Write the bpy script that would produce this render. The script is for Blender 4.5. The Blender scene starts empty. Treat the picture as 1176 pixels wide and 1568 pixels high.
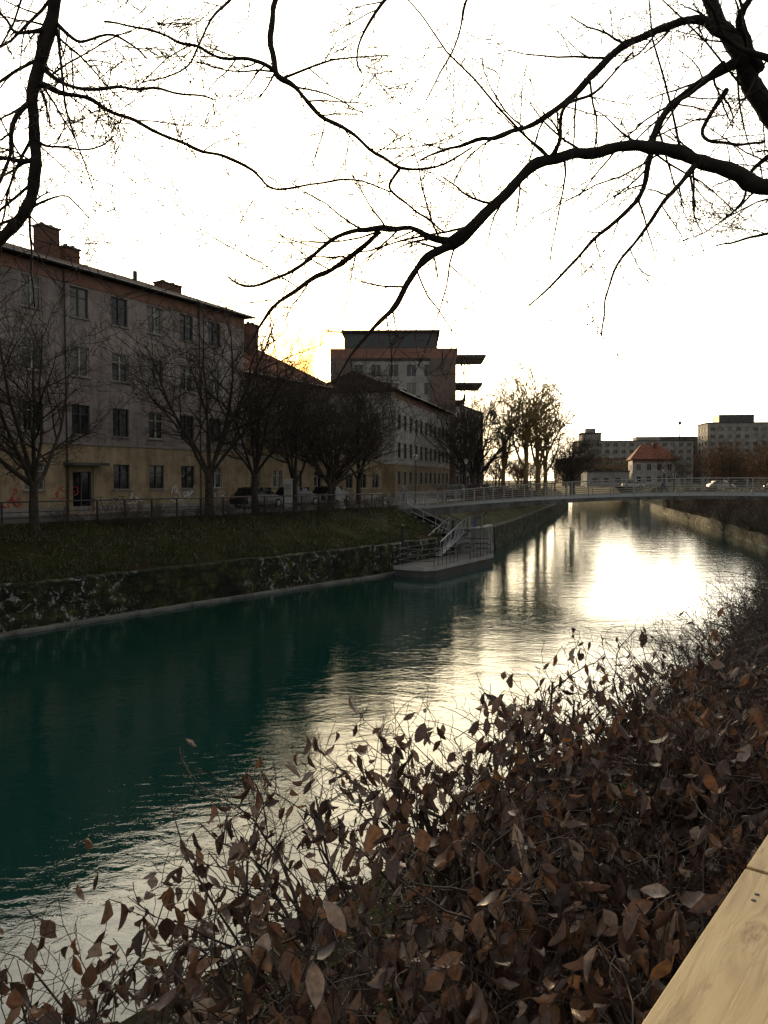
import bpy, math, random
from mathutils import Vector, Matrix, noise
R = random.Random(11)
scene = bpy.context.scene
F = 1180.0
CAMZ = 6.0
def U(a, b): return R.uniform(a, b)

# ------------------------------------------------------------------ mesh builder
class MB:
    def __init__(s): s.v = []; s.f = []; s.m = []
    def face(s, pts, m=0):
        n = len(s.v); s.v.extend([tuple(p) for p in pts]); s.f.append(tuple(range(n, n+len(pts)))); s.m.append(m)
    def box(s, c, sz, m=0, rz=0.0, M=None):
        hx, hy, hz = sz[0]/2, sz[1]/2, sz[2]/2
        ca, sa = math.cos(rz), math.sin(rz); P = []
        for dx, dy, dz in ((-1,-1,-1),(1,-1,-1),(1,1,-1),(-1,1,-1),(-1,-1,1),(1,-1,1),(1,1,1),(-1,1,1)):
            x, y, z = dx*hx, dy*hy, dz*hz
            q = Vector((x*ca-y*sa, x*sa+y*ca, z))
            if M: q = M @ q
            P.append((c[0]+q[0], c[1]+q[1], c[2]+q[2]))
        n = len(s.v); s.v.extend(P)
        for f in ((0,3,2,1),(4,5,6,7),(0,1,5,4),(1,2,6,5),(2,3,7,6),(3,0,4,7)):
            s.f.append(tuple(n+i for i in f)); s.m.append(m)
    def tube(s, pts, rad, sides=5, m=0, cap=True):
        pts = [Vector(p) for p in pts]; k = len(pts)
        if not isinstance(rad, (list, tuple)): rad = [rad]*k
        ref = None; n0 = len(s.v)
        for i in range(k):
            t = pts[min(i+1, k-1)]-pts[max(i-1, 0)]
            if t.length < 1e-7: t = Vector((0, 0, 1))
            t.normalize()
            if ref is None:
                ref = t.orthogonal().normalized()
            else:
                ref = ref - t*ref.dot(t)
                if ref.length < 1e-4: ref = t.orthogonal()
                ref.normalize()
            b = t.cross(ref)
            for j in range(sides):
                a = 2*math.pi*j/sides
                q = pts[i]+(ref*math.cos(a)+b*math.sin(a))*rad[i]
                s.v.append((q.x, q.y, q.z))
        for i in range(k-1):
            for j in range(sides):
                a = n0+i*sides+j; b_ = n0+i*sides+(j+1) % sides
                s.f.append((a, b_, b_+sides, a+sides)); s.m.append(m)
        if cap and sides > 3:
            s.f.append(tuple(n0+j for j in range(sides))); s.m.append(m)
            s.f.append(tuple(n0+(k-1)*sides+j for j in range(sides))); s.m.append(m)
    def mesh(s, name, mats, smooth=False):
        me = bpy.data.meshes.new(name); me.from_pydata(s.v, [], s.f)
        for mt in mats: me.materials.append(mt)
        me.polygons.foreach_set('material_index', s.m)
        if smooth: me.polygons.foreach_set('use_smooth', [True]*len(s.f))
        me.update(); return me
    def obj(s, name, mats, parent=None, smooth=False):
        return add(name, s.mesh(name, mats, smooth), parent)

def add(name, me, parent=None, loc=(0,0,0), rz=0, sc=1):
    o = bpy.data.objects.new(name, me); scene.collection.objects.link(o)
    o.location = loc; o.rotation_euler = (0, 0, rz)
    o.scale = (sc, sc, sc) if not isinstance(sc, tuple) else sc
    if parent: o.parent = parent
    return o
def empty(name, loc=(0,0,0), rz=0):
    return add(name, None, None, loc, rz)

# ------------------------------------------------------------------ materials
def newmat(name):
    m = bpy.data.materials.new(name); m.use_nodes = True
    nt = m.node_tree; nt.nodes.clear()
    out = nt.nodes.new('ShaderNodeOutputMaterial'); b = nt.nodes.new('ShaderNodeBsdfPrincipled')
    nt.links.new(b.outputs[0], out.inputs[0]); return m, nt, b, out
def ramp(nt, src, stops):
    r = nt.nodes.new('ShaderNodeValToRGB'); e = r.color_ramp.elements
    while len(e) < len(stops): e.new(0.5)
    for i, (p, c) in enumerate(stops):
        e[i].position = p; e[i].color = (c[0], c[1], c[2], 1)
    nt.links.new(src, r.inputs[0]); return r.outputs[0]
def noisetex(nt, scale, detail=6, rough=0.6, mscale=(1,1,1), dist=0.0, rot=(0,0,0)):
    tc = nt.nodes.new('ShaderNodeTexCoord'); mp = nt.nodes.new('ShaderNodeMapping')
    mp.inputs['Scale'].default_value = mscale; mp.inputs['Rotation'].default_value = rot
    n = nt.nodes.new('ShaderNodeTexNoise'); n.inputs['Scale'].default_value = scale
    n.inputs['Detail'].default_value = detail; n.inputs['Roughness'].default_value = rough
    n.inputs['Distortion'].default_value = dist
    nt.links.new(tc.outputs['Object'], mp.inputs[0]); nt.links.new(mp.outputs[0], n.inputs[0])
    return n.outputs[0]
def bump(nt, b, src, dist, strength=1.0, prev=None):
    bp = nt.nodes.new('ShaderNodeBump'); bp.inputs['Distance'].default_value = dist
    bp.inputs['Strength'].default_value = strength
    nt.links.new(src, bp.inputs['Height'])
    if prev: nt.links.new(prev, bp.inputs['Normal'])
    nt.links.new(bp.outputs[0], b.inputs['Normal']); return bp.outputs[0]
def mixc(nt, fac, a, b, mode='MIX'):
    mx = nt.nodes.new('ShaderNodeMix'); mx.data_type = 'RGBA'; mx.blend_type = mode
    for sock, v in ((mx.inputs[0], fac), (mx.inputs[6], a), (mx.inputs[7], b)):
        if hasattr(v, 'is_linked') or hasattr(v, 'links'): nt.links.new(v, sock)
        elif isinstance(v, (int, float)): sock.default_value = v
        else: sock.default_value = (v[0], v[1], v[2], 1)
    return mx.outputs[2]
def mat_noise(name, c1, c2, scale=3, rough=0.85, bd=0.01, bs=20, lo=0.35, hi=0.65, mscale=(1,1,1), streak=0.0, spec=None):
    m, nt, b, o = newmat(name)
    n = noisetex(nt, scale, mscale=mscale)
    c = ramp(nt, n, [(lo, c1), (hi, c2)])
    if streak:
        s = noisetex(nt, 2.2, 5, 0.7, (1, 1, 0.12))
        k = ramp(nt, s, [(0.3, (1-streak,)*3), (0.62, (1, 1, 1))])
        c = mixc(nt, 1.0, c, k, 'MULTIPLY')
        n3 = noisetex(nt, 0.9, 8, 0.75)
        k3 = ramp(nt, n3, [(0.42, (0.74,0.71,0.68)), (0.5, (1, 1, 1))])
        c = mixc(nt, 1.0, c, k3, 'MULTIPLY')
    nt.links.new(c, b.inputs['Base Color']); b.inputs['Roughness'].default_value = rough
    if spec is not None: b.inputs['Specular IOR Level'].default_value = spec
    if bd: bump(nt, b, noisetex(nt, bs, 5), bd)
    return m
def mat_plain(name, c, rough=0.5, metal=0.0):
    m, nt, b, o = newmat(name)
    n = noisetex(nt, 8, 4)
    nt.links.new(ramp(nt, n, [(0.3, tuple(x*0.8 for x in c)), (0.7, tuple(min(1, x*1.15) for x in c))]), b.inputs['Base Color'])
    b.inputs['Roughness'].default_value = rough; b.inputs['Metallic'].default_value = metal
    return m

M_plaster = mat_noise('plaster_grey', (0.23,0.19,0.175), (0.34,0.285,0.265), 0.5, 0.9, 0.006, 25, streak=0.4)
M_ochre = mat_noise('plaster_ochre', (0.30,0.22,0.13), (0.44,0.34,0.215), 0.6, 0.9, 0.006, 25, streak=0.4)
M_plasterY = mat_noise('plaster_yellow', (0.14,0.10,0.055), (0.23,0.17,0.095), 0.6, 0.9, 0.006, 25, streak=0.3)
M_white = mat_noise('plaster_white', (0.27,0.255,0.24), (0.38,0.36,0.34), 0.4, 0.9, 0.004, 20, streak=0.25)
M_pale = mat_noise('plaster_pale', (0.22,0.205,0.185), (0.33,0.31,0.28), 0.4, 0.9, 0.004, 20, streak=0.3)
M_redband = mat_noise('eaves_red_plaster', (0.17,0.085,0.06), (0.24,0.13,0.095), 1.2, 0.85, 0.004, 20)
M_plinth = mat_noise('plinth_stone', (0.17,0.15,0.135), (0.29,0.265,0.24), 1.4, 0.9, 0.01, 12)
M_darkpanel = mat_noise('dark_cladding', (0.045,0.04,0.04), (0.08,0.072,0.07), 0.8, 0.6, 0.003, 10)
M_brownpanel = mat_noise('brown_cladding', (0.10,0.068,0.055), (0.15,0.105,0.08), 0.8, 0.7, 0.003, 10)
M_frame = mat_plain('window_frame_paint', (0.36,0.34,0.30), 0.5)
M_framed = mat_plain('window_frame_dark', (0.05,0.055,0.05), 0.5)
M_concrete = mat_noise('concrete', (0.09,0.088,0.08), (0.17,0.165,0.155), 0.9, 0.9, 0.01, 14, streak=0.4)
M_stepc = mat_noise('concrete_light', (0.26,0.26,0.25), (0.38,0.375,0.36), 0.9, 0.9, 0.01, 14)
M_metal = mat_plain('painted_metal', (0.035,0.037,0.04), 0.45, 0.5)
M_galv = mat_plain('galvanised_metal', (0.34,0.35,0.36), 0.4, 0.6)
M_railm = mat_plain('bridge_rail_metal', (0.26,0.25,0.235), 0.5, 0.4)
M_chim = mat_noise('chimney_brick', (0.08,0.035,0.025), (0.14,0.065,0.045), 6, 0.9, 0.01, 15)
def mat_glass(name, c):
    m, nt, b, o = newmat(name)
    n = noisetex(nt, 0.7, 3)
    nt.links.new(ramp(nt, n, [(0.35, tuple(x*0.4 for x in c)), (0.65, c)]), b.inputs['Base Color'])
    b.inputs['Roughness'].default_value = 0.07; b.inputs['Specular IOR Level'].default_value = 0.5
    bump(nt, b, noisetex(nt, 1.5, 2), 0.004); return m
M_glass = mat_glass('window_glass', (0.012,0.015,0.018))
M_curtain = mat_glass('window_glass_curtain', (0.14,0.135,0.12))
def mat_roof(name, c1, c2):
    m, nt, b, o = newmat(name)
    tc = nt.nodes.new('ShaderNodeTexCoord')
    w = nt.nodes.new('ShaderNodeTexWave'); w.inputs['Scale'].default_value = 1.6; w.inputs['Distortion'].default_value = 0.4
    nt.links.new(tc.outputs['Object'], w.inputs[0])
    c = ramp(nt, noisetex(nt, 1.3, 6), [(0.35, c1), (0.65, c2)])
    nt.links.new(c, b.inputs['Base Color']); b.inputs['Roughness'].default_value = 0.95; b.inputs['Specular IOR Level'].default_value = 0.1
    bump(nt, b, w.outputs[1], 0.03); return m
M_roof = mat_roof('roof_tiles', (0.03,0.02,0.018), (0.06,0.035,0.028))
M_roofred = mat_roof('roof_tiles_red', (0.12,0.048,0.03), (0.20,0.085,0.055))
M_roofgrey = mat_roof('roof_grey', (0.05,0.05,0.05), (0.09,0.088,0.085))
M_bark = mat_noise('bark', (0.012,0.010,0.009), (0.035,0.028,0.023), 9, 0.9, 0.006, 40, spec=0.2)
M_barkfar = mat_noise('bark_street_tree', (0.02,0.016,0.013), (0.05,0.04,0.031), 5, 0.9, 0.01, 20, spec=0.2)
M_barksunlit = mat_noise('bark_sunlit_tint', (0.15,0.105,0.045), (0.27,0.195,0.085), 5, 0.9, 0.01, 20, spec=0.2)  # albedo raised to put warm sunlight into the bark colour
M_barkbrown = mat_noise('bark_brown', (0.08,0.045,0.025), (0.15,0.085,0.045), 5, 0.9, 0.01, 20, spec=0.2)
M_twig = mat_noise('hedge_twigs', (0.02,0.013,0.010), (0.07,0.046,0.036), 30, 0.7, 0.001, 150, spec=0.4)
M_asphalt = mat_noise('asphalt', (0.04,0.04,0.04), (0.065,0.063,0.06), 1.5, 0.95, 0.004, 60)
M_path = mat_noise('gravel_path', (0.05,0.045,0.037), (0.09,0.08,0.065), 3, 0.95, 0.01, 50, spec=0.1)
M_town = mat_noise('town_ground', (0.032,0.03,0.022), (0.055,0.05,0.038), 0.1, 0.95, 0.01, 10, spec=0.1)
M_bed = mat_noise('river_bed', (0.03,0.035,0.025), (0.05,0.055,0.04), 1, 0.95, 0.01, 10)
def mk_grassground():
    m, nt, b, o = newmat('grass_ground')
    c = ramp(nt, noisetex(nt, 0.55, 8, 0.7), [(0.36, (0.034,0.025,0.015)), (0.5, (0.032,0.036,0.013)), (0.68, (0.055,0.064,0.02))])
    c2 = ramp(nt, noisetex(nt, 9, 6, 0.75), [(0.35, (0.4,0.35,0.3)), (0.65, (1.2,1.15,1.0))])
    nt.links.new(mixc(nt, 1.0, c, c2, 'MULTIPLY'), b.inputs['Base Color']); b.inputs['Roughness'].default_value = 0.95
    b.inputs['Specular IOR Level'].default_value = 0.1
    bump(nt, b, noisetex(nt, 6, 8, 0.8), 0.15); return m
M_grassg = mk_grassground()
def mk_wall(name='mossy_stone', patches=True):
    m, nt, b, o = newmat(name)
    tc = nt.nodes.new('ShaderNodeTexCoord'); v = nt.nodes.new('ShaderNodeTexVoronoi'); v.inputs['Scale'].default_value = 2.2
    v.feature = 'DISTANCE_TO_EDGE'; nt.links.new(tc.outputs['Object'], v.inputs[0])
    base = ramp(nt, noisetex(nt, 1.2, 8, 0.7), [(0.35, (0.010,0.010,0.008)), (0.5, (0.026,0.027,0.015)), (0.62, (0.052,0.062,0.02)), (0.75, (0.09,0.10,0.034))])
    c = base
    if patches:
        pt = ramp(nt, noisetex(nt, 2.6, 9, 0.8, dist=0.9), [(0.555, (0,0,0)), (0.585, (1,1,1))])
        big = ramp(nt, noisetex(nt, 0.12, 3, 0.5), [(0.40, (0,0,0)), (0.52, (1,1,1))])
        pt = mixc(nt, 1.0, pt, big, 'MULTIPLY')
        c = mixc(nt, pt, base, (0.36,0.36,0.34))
    ed = ramp(nt, v.outputs[0], [(0.0, (0.35,)*3), (0.06, (1,1,1))])
    nt.links.new(mixc(nt, 1.0, c, ed, 'MULTIPLY'), b.inputs['Base Color']); b.inputs['Roughness'].default_value = 0.9
    b.inputs['Specular IOR Level'].default_value = 0.2
    p = bump(nt, b, v.outputs[0], 0.15); bump(nt, b, noisetex(nt, 7, 7, 0.8), 0.08, prev=p); return m
M_wall = mk_wall(); M_walld = mk_wall('dark_mossy_stone', False)
def mk_leaf(name, stops, tr=0.35):
    m, nt, b, out = newmat(name)
    g = nt.nodes.new('ShaderNodeNewGeometry')
    c = ramp(nt, g.outputs['Random Per Island'], stops)
    v = ramp(nt, noisetex(nt, 70, 5), [(0.3, (0.45,)*3), (0.7, (1.25,)*3)])
    c = mixc(nt, 1.0, c, v, 'MULTIPLY')
    nt.links.new(c, b.inputs['Base Color']); b.inputs['Roughness'].default_value = 0.38
    t = nt.nodes.new('ShaderNodeBsdfTranslucent'); nt.links.new(c, t.inputs[0])
    mx = nt.nodes.new('ShaderNodeMixShader'); mx.inputs[0].default_value = tr
    nt.links.new(b.outputs[0], mx.inputs[1]); nt.links.new(t.outputs[0], mx.inputs[2]); nt.links.new(mx.outputs[0], out.inputs[0])
    return m
M_leaf = mk_leaf('dry_beech_leaf', [(0.0, (0.04,0.023,0.018)), (0.25, (0.085,0.048,0.036)), (0.5, (0.145,0.087,0.07)), (0.72, (0.23,0.11,0.05)), (0.86, (0.19,0.135,0.11)), (1.0, (0.34,0.265,0.225))], 0.3)
M_blade = mk_leaf('grass_blade', [(0.0, (0.028,0.04,0.013)), (0.6, (0.052,0.072,0.02)), (1.0, (0.11,0.095,0.045))], 0.3)
def mk_wood():
    m, nt, b, o = newmat('larch_board')
    n = noisetex(nt, 3.0, 7, 0.65, (1.5, 14, 14), 0.8)
    c = ramp(nt, n, [(0.3, (0.25,0.17,0.08)), (0.5, (0.40,0.29,0.145)), (0.75, (0.48,0.37,0.20))])
    k = ramp(nt, noisetex(nt, 5.0, 6, 0.7, (1,3,3)), [(0.33, (0.45,0.4,0.35)), (0.42, (1,1,1))])
    c = mixc(nt, 1.0, c, k, 'MULTIPLY')
    nt.links.new(c, b.inputs['Base Color']); b.inputs['Roughness'].default_value = 0.7
    bump(nt, b, n, 0.002); return m
M_wood = mk_wood()
def mk_water():
    m, nt, b, o = newmat('river_water')
    b.inputs['Base Color'].default_value = (0.002,0.023,0.0185,1)
    b.inputs['Roughness'].default_value = 0.02; b.inputs['IOR'].default_value = 1.5
    a = noisetex(nt, 0.45, 3, 0.5, (1, 1.5, 1), 0.6, (0,0,0.3))
    p = bump(nt, b, a, 0.020)
    c = noisetex(nt, 2.6, 4, 0.6, (1, 1.7, 1), 0.5, (0,0,-0.2))
    bump(nt, b, c, 0.0062, prev=p)
    return m
M_water = mk_water()
def carpaint(n, c):
    m, nt, b, o = newmat(n); b.inputs['Base Color'].default_value = (*c, 1); b.inputs['Roughness'].default_value = 0.3
    b.inputs['Coat Weight'].default_value = 0.6
    nn = noisetex(nt, 3, 3); nt.links.new(ramp(nt, nn, [(0.3, tuple(x*0.85 for x in c)), (0.7, c)]), b.inputs['Base Color']); return m
M_rubber = mat_plain('tyre_rubber', (0.02,0.02,0.02), 0.8)

# ------------------------------------------------------------------ river frame: s downstream, w lateral (left)
def SW(s, w, z=0): return Vector((0.5*s-0.8660254*w, 0.8660254*s+0.5*w, z))
def toSW(x, y): return 0.5*x+0.8660254*y, -0.8660254*x+0.5*y
TL = [(-400,60),(-60,34),(0,30),(18,27.6),(28,26.4),(42,24.2),(50,23.8),(60,24.6),(79,28.6),(125,39.3),(175,52),(250,76),(400,180),(3600,2500)]
TR = [(-400,40),(-60,14),(0,7.5),(8.5,5.9),(20,3.8),(39,2),(54,1.2),(75,4.4),(110,14.5),(153,28),(200,41),(250,56),(400,145),(3600,2440)]
def interp(T, s):
    if s <= T[0][0]: return T[0][1]
    for (a, b), (c, d) in zip(T, T[1:]):
        if s <= c: return b+(d-b)*(s-a)/(c-a)
    return T[-1][1]
def wL(s): return interp(TL, s)
def wR(s): return interp(TR, s)
WT = 1.85
RW = 6.8
def gz(s, w):
    l, r = wL(s), wR(s)
    if w >= l+5.2: return 4.0
    if w >= l+0.5:
        t = (w-l-0.5)/4.7; return WT+(4.0-WT)*(t**0.9)
    if w > r: return -1.5
    if w <= r-RW: return 4.4
    t = (r-w)/RW; return 0.15+4.25*(t**1.12)
SS = [-400,-100,-40]+[x*1.5-21 for x in range(0, 56)]+[64+5*i for i in range(0, 40)]+[275,300,330,400,600,1000,2000,3600]
g = MB(); rows = []
for s in SS:
    l, r = wL(s), wR(s); ws = [(6000, 4.0, 3)]
    ws.append((l+60, 4.0, 1)); ws.append((l+5.2, 4.0, 0))
    for t in (4.4,3.6,2.8,2.0,1.2): ws.append((l+t, gz(s, l+t), 0))
    ws.append((l+0.5, WT, 4)); ws.append((l+0.45, -1.5, 4)); ws.append((r+0.8, -1.5, 4)); ws.append((r, 0.15, 0))
    for t in (0.5,1.1,1.8,2.6,3.4,4.2,5.0,5.9): ws.append((r-t, gz(s, r-t), 0))
    ws.append((r-RW, 4.4, 2)); ws.append((r-11, 4.4, 3)); ws.append((-6000, 4.4, 3))
    row = []
    for i, (w, z, m) in enumerate(ws):
        p = SW(s, w, z)
        if m == 0 and z > 0.1 and w != l+5.2: p.z += 0.12*noise.noise(Vector((p.x*0.6, p.y*0.6, 0)))
        row.append(len(g.v)); g.v.append(tuple(p))
    rows.append((row, [q[2] for q in ws]))
for (a, ma), (b, mb_) in zip(rows, rows[1:]):
    for i in range(len(a)-1):
        g.f.append((a[i], a[i+1], b[i+1], b[i])); g.m.append(ma[i])
g.obj('ground', [M_grassg, M_asphalt, M_path, M_town, M_bed])
w = MB(); w.face([(-3500,-3500,0),(3500,-3500,0),(3500,3500,0),(-3500,3500,0)]); w.obj('river_water', [M_water])

def wallrun(name, T, side, s0, s1, ht, mat, rough=0.12, off=0.0, thick=0.6):
    if ht > 0.9: prof = [(-0.12,-1.2),(-0.08,0.0),(-0.05,0.4),(0.0,0.8),(0.02,ht-0.02),(0.1,ht+0.05),(thick,ht+0.04),(thick,-1.2)]
    else: prof = [(-0.05,-1.2),(-0.02,0.0),(0.0,ht*.8),(0.05,ht),(thick,ht+.01),(thick,-1.2)]
    mb = MB()
    prof = [(a+off, b) for a, b in prof]
    s = s0; prev = None
    while s <= s1+1e-6:
        row = []
        for a, z in prof:
            p = SW(s, interp(T, s)+side*a, z)
            nn = noise.noise(Vector((p.x*1.4, p.y*1.4, z*1.7)))*rough
            p += SW(0, -side*nn, 0); 
            if z > ht-0.1: p.z += 0.5*nn
            row.append(len(mb.v)); mb.v.append(tuple(p))
        if prev:
            for i in range(len(row)-1): mb.f.append((prev[i], prev[i+1], row[i+1], row[i])); mb.m.append(0)
        prev = row; s += 0.6
    return mb.obj(name, [mat])
wallrun('stone_retaining_wall', TL, 1, -30, 50.4, WT, M_wall, 0.25)
wallrun('concrete_retaining_wall', TL, 1, 50.5, 63, 2.1, M_concrete, 0.03)
wallrun('stone_retaining_wall', TL, 1, 63.1, 230, 1.9, M_walld, 0.12)
wallrun('stone_retaining_wall', TR, -1, 58, 240, 0.95, M_walld, 0.12)
wallrun('stone_footing', TL, 1, -30, 50.3, 0.13, M_concrete, 0.10, -0.40, 0.5)

# ------------------------------------------------------------------ plants
def rv(): 
    while True:
        v = Vector((U(-1,1), U(-1,1), U(-1,1)))
        if 0.05 < v.length < 1: return v.normalized()
def grow(mb, p, d, L, r, lvl, c, leaf=None, m=0):
    n = c['seg'][lvl]; pts = [p.copy()]; ds = [d.copy()]
    for i in range(n):
        d = (d+rv()*c['wig'][lvl]+Vector((0,0,c['trop'][lvl]))).normalized()
        p = p+d*(L/n); pts.append(p.copy()); ds.append(d.copy())
    tp = c['taper']
    rad = [max(r*(1-tp*i/n), c['rmin']) for i in range(n+1)]
    mb.tube(pts, rad, 6 if r > 0.04 else (4 if r > c.get('r4', 0.012) else 3), m)
    if leaf and lvl <= c['leaflvl']: leaf(pts, ds, lvl)
    if lvl > 0:
        k = c['kids'][lvl]; lo = c['lo'][lvl]
        for j in range(k):
            t = lo+(1-lo)*(j+U(0.2,0.9))/k; t = min(t, 0.999)*n; i = int(t); f = t-i
            q = pts[i].lerp(pts[i+1], f); dd = ds[i+1]
            ax = dd.cross(rv()).normalized()
            ang = math.radians(U(*c['ang'][lvl]))
            nd = (Matrix.Rotation(ang, 3, ax) @ dd).normalized()
            if c.get('up') and nd.z < -0.1 and R.random() < c['up']: nd.z = abs(nd.z)
            rr = max(rad[i]*c['rr'][lvl], c['rmin'])
            grow(mb, q, nd, min(L, c.get('lmax', 99))*c['lr'][lvl]*U(0.7,1.15)*(1.1-0.35*(t/n)), rr, lvl-1, c, leaf, m)
def add_leaf(mb, p, d, L, m=0):
    # curled dry leaf: bends along its length and cups across the midrib
    d = d.normalized(); side = d.cross(rv()).normalized(); up = side.cross(d).normalized()
    wd = L*U(0.22,0.36); k = U(-1.2,2.4); k = k if abs(k) > .15 else .15
    fold = U(0.15,1.15); tw_ = U(-.9,.9); wav = U(0,.18)
    rings = ((0.2,0.62),(0.45,1.0),(0.7,0.78),(0.88,0.4))
    def mid(t): return p+d*(math.sin(k*t)/k*L)+up*((1-math.cos(k*t))/k*L)
    V = [mid(0)]
    for i, (t, ww) in enumerate(rings):
        c0 = mid(t); nrm = up*math.cos(k*t)-d*math.sin(k*t)
        a = tw_*t; sd_ = side*math.cos(a)+nrm*math.sin(a); nn = nrm*math.cos(a)-side*math.sin(a)
        for x in (-1,0,1):
            V.append(c0+sd_*(x*ww*wd*math.cos(fold))+nn*(abs(x)*ww*wd*math.sin(fold)+(wav*wd if (i % 2 and x) else 0)))
    V.append(mid(1.0))
    n = len(mb.v); mb.v.extend([tuple(q) for q in V])
    F_ = [(0,2,1),(0,3,2)]
    for i in range(3):
        b0 = 1+3*i; F_ += [(b0,b0+1,b0+4,b0+3),(b0+1,b0+2,b0+5,b0+4)]
    F_ += [(10,11,13),(11,12,13)]
    for f in F_: mb.f.append(tuple(n+i for i in f)); mb.m.append(m)
def add_flatleaf(mb, p, d, L, m=0):
    d = d.normalized(); side = d.cross(rv()).normalized(); up = side.cross(d).normalized(); wd = L*U(.22,.32)
    V = [p, p+d*L*.5-side*wd+up*wd*.4, p+d*L, p+d*L*.5+side*wd+up*wd*.4]
    mb.face([V[0],V[1],V[2]],m); mb.face([V[0],V[2],V[3]],m)

def make_tree(name, seed, H, mat, spread=1.0, trunk=2.3, upright=0.0, dens=1.0, rmin=0.009, tk=0.019):
    global R
    R = random.Random(seed); mb = MB()
    c = dict(seg=[3,4,5,6,4], wig=[0.28,0.25,0.2,0.16,0.07], trop=[0.03,0.02,0.03,0.06+upright,0.0], taper=0.75, rmin=rmin,
             kids=[0,int(6.5*dens),int(7*dens),8,0], lo=[0,0.1,0.12,0.2,0], ang=[(0,0),(25,60),(30,65),(30,60),(0,0)],
             rr=[0,0.6,0.62,0.6,0.6], lr=[0,0.52,0.52,0.52,0.5], up=0.6)
    top = Vector((0,0,trunk)); tr = tk*H
    mb.tube([Vector((0,0,-0.4)), Vector((0,0,0.1)), Vector((U(-.08,.08),U(-.08,.08),trunk*0.5)), top], [tr*1.7, tr*1.15, tr, tr*0.9], 9)
    nl = 7
    for i in range(nl):
        a = 2*math.pi*i/nl+U(-.3,.3); el = math.radians(U(34,70) if i % 3 else U(72,86))
        el = min(math.radians(87), el+upright*2)
        d = Vector((math.cos(a)*math.cos(el)*spread, math.sin(a)*math.cos(el)*spread, math.sin(el))).normalized()
        grow(mb, top+Vector((0,0,U(-0.5,0.1))), d, (H-trunk)*U(0.75,0.97)*(0.75+0.3*math.sin(el)), tr*U(0.42,0.6), 3, c)
    return mb.mesh(name, [mat], True)
T1 = make_tree('bare_tree_mesh_a', 3, 11.0, M_barkfar, 1.05)
T2 = make_tree('bare_tree_mesh_b', 8, 11.0, M_barkfar, 1.15, 2.0)
T3 = make_tree('bare_tree_mesh_c', 21, 11.0, M_barkfar, 0.95, 2.6)
T4 = make_tree('bare_tree_mesh_warm', 5, 14.0, M_barksunlit, 0.7, 3.0, 0.10, 0.72, 0.025, 0.024)
T5 = make_tree('bare_tree_mesh_brown', 15, 10.0, M_barkbrown, 1.2, 1.6, 0.0, 0.9, 0.022)
R = random.Random(77)
def put_tree(me, s, w, rz, sc, name='bare_street_tree'):
    p = SW(s, w, 0); p.z = gz(s, w); return add(name, me, None, p, rz, sc)
put_tree(T2, 22.6, 31.6, 0.3, 1.0)
put_tree(T1, 33.4, 30.9, 2.0, 1.12)
put_tree(T3, 36.9, 30.4, 1.0, 0.95)
put_tree(T1, 41.7, 31.0, 4.0, 0.88)
put_tree(T2, 46.2, 31.2, 5.2, 0.86)
put_tree(T3, 50.0, 33.5, 2.2, 1.0)
put_tree(T1, 55.5, 34.5, 0.9, 1.0)
put_tree(T2, 58.0, 38.5, 1.9, 0.95)
put_tree(T2, 12, 33, 2.9, 1.0)
put_tree(T3, 92, 41, 0.2, 1.25); put_tree(T1, 99, 43, 1.2, 1.3); put_tree(T2, 107, 45.5, 2.2, 1.3)
for x, y, sc, rz in ((21.5,117,1.22,0.4),(24.8,124,1.22,1.9),(19.5,126,1.1,3.0),(27.6,132,1.1,4.0)):
    add('tall_bare_tree', T4, None, (x, y, 4), rz, sc)
for x, y, sc, rz in ((28.6,118,0.85,1.2),(31.5,128,0.9,1.9),(26.5,112,0.6,2.9),(34.5,142,0.9,0.9)):
    add('bare_street_tree', T1 if x < 30 else T3, None, (x,y,4), rz, sc)
add('tall_bare_tree', T4, None, (46.5, 84, 4.4), 2.2, 0.95)
add('tall_bare_tree', T4, None, (50, 92, 4.4), 3.2, 0.95)
row = empty('distant_tree_row'); k = 0
for i in range(52):
    y = U(150, 250); u = U(690, 1230); x = (u-588)/F*y
    if 900 < u < 990 and y < 215: continue
    add('tree_%d' % k, R.choice([T1,T2,T3,T5]), row, (x, y, 4), U(0,6), U(0.6,0.95)); k += 1
for i in range(30):
    y = U(82, 140); u = U(1020, 1250); x = (u-588)/F*y
    ss, ww = toSW(x, y)
    if ww > wR(ss)-5: continue
    add('tree_%d' % k, R.choice([T5,T5,T5,T1]), row, (x, y, 4.3), U(0,6), U(0.45,0.85)); k += 1

# bushes
def make_bush(name, seed, H, n=16):
    global R
    R = random.Random(seed); mb = MB()
    c = dict(seg=[3,4,5,6], wig=[0.3,0.28,0.25,0.2], trop=[0.02,0.02,0.02,0.03], taper=0.7, rmin=0.0028, r4=0.02,
             kids=[0,3,4,6], lo=[0,0.1,0.15,0.2], ang=[(0,0),(25,65),(25,65),(20,60)], rr=[0,0.6,0.6,0.6], lr=[0,0.55,0.55,0.55])
    for i in range(n):
        a = U(0,6.28); el = math.radians(U(35,85))
        d = Vector((math.cos(a)*math.cos(el), math.sin(a)*math.cos(el), math.sin(el)))
        grow(mb, Vector((U(-.25,.25), U(-.25,.25), -0.1)), d, H*U(0.7,1.1), 0.010*H, 3, c)
    return mb.mesh(name, [M_twig], False)
B1 = make_bush('bush_mesh_a', 31, 1.5); B2 = make_bush('bush_mesh_b', 32, 1.5)
R = random.Random(5)
def bush(x, y, sc):
    s, w = toSW(x, y); add('bare_bush', R.choice([B1,B2]), None, (x, y, gz(s, w)-0.03), U(0,6), (sc, sc, sc*U(0.85,1.1)))
for s in range(24, 51, 1):
    p = SW(s+U(-.3,.3), wL(s)+U(4.5,5.0)); bush(p.x, p.y, U(0.45,0.75))
s = 4.6
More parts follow.
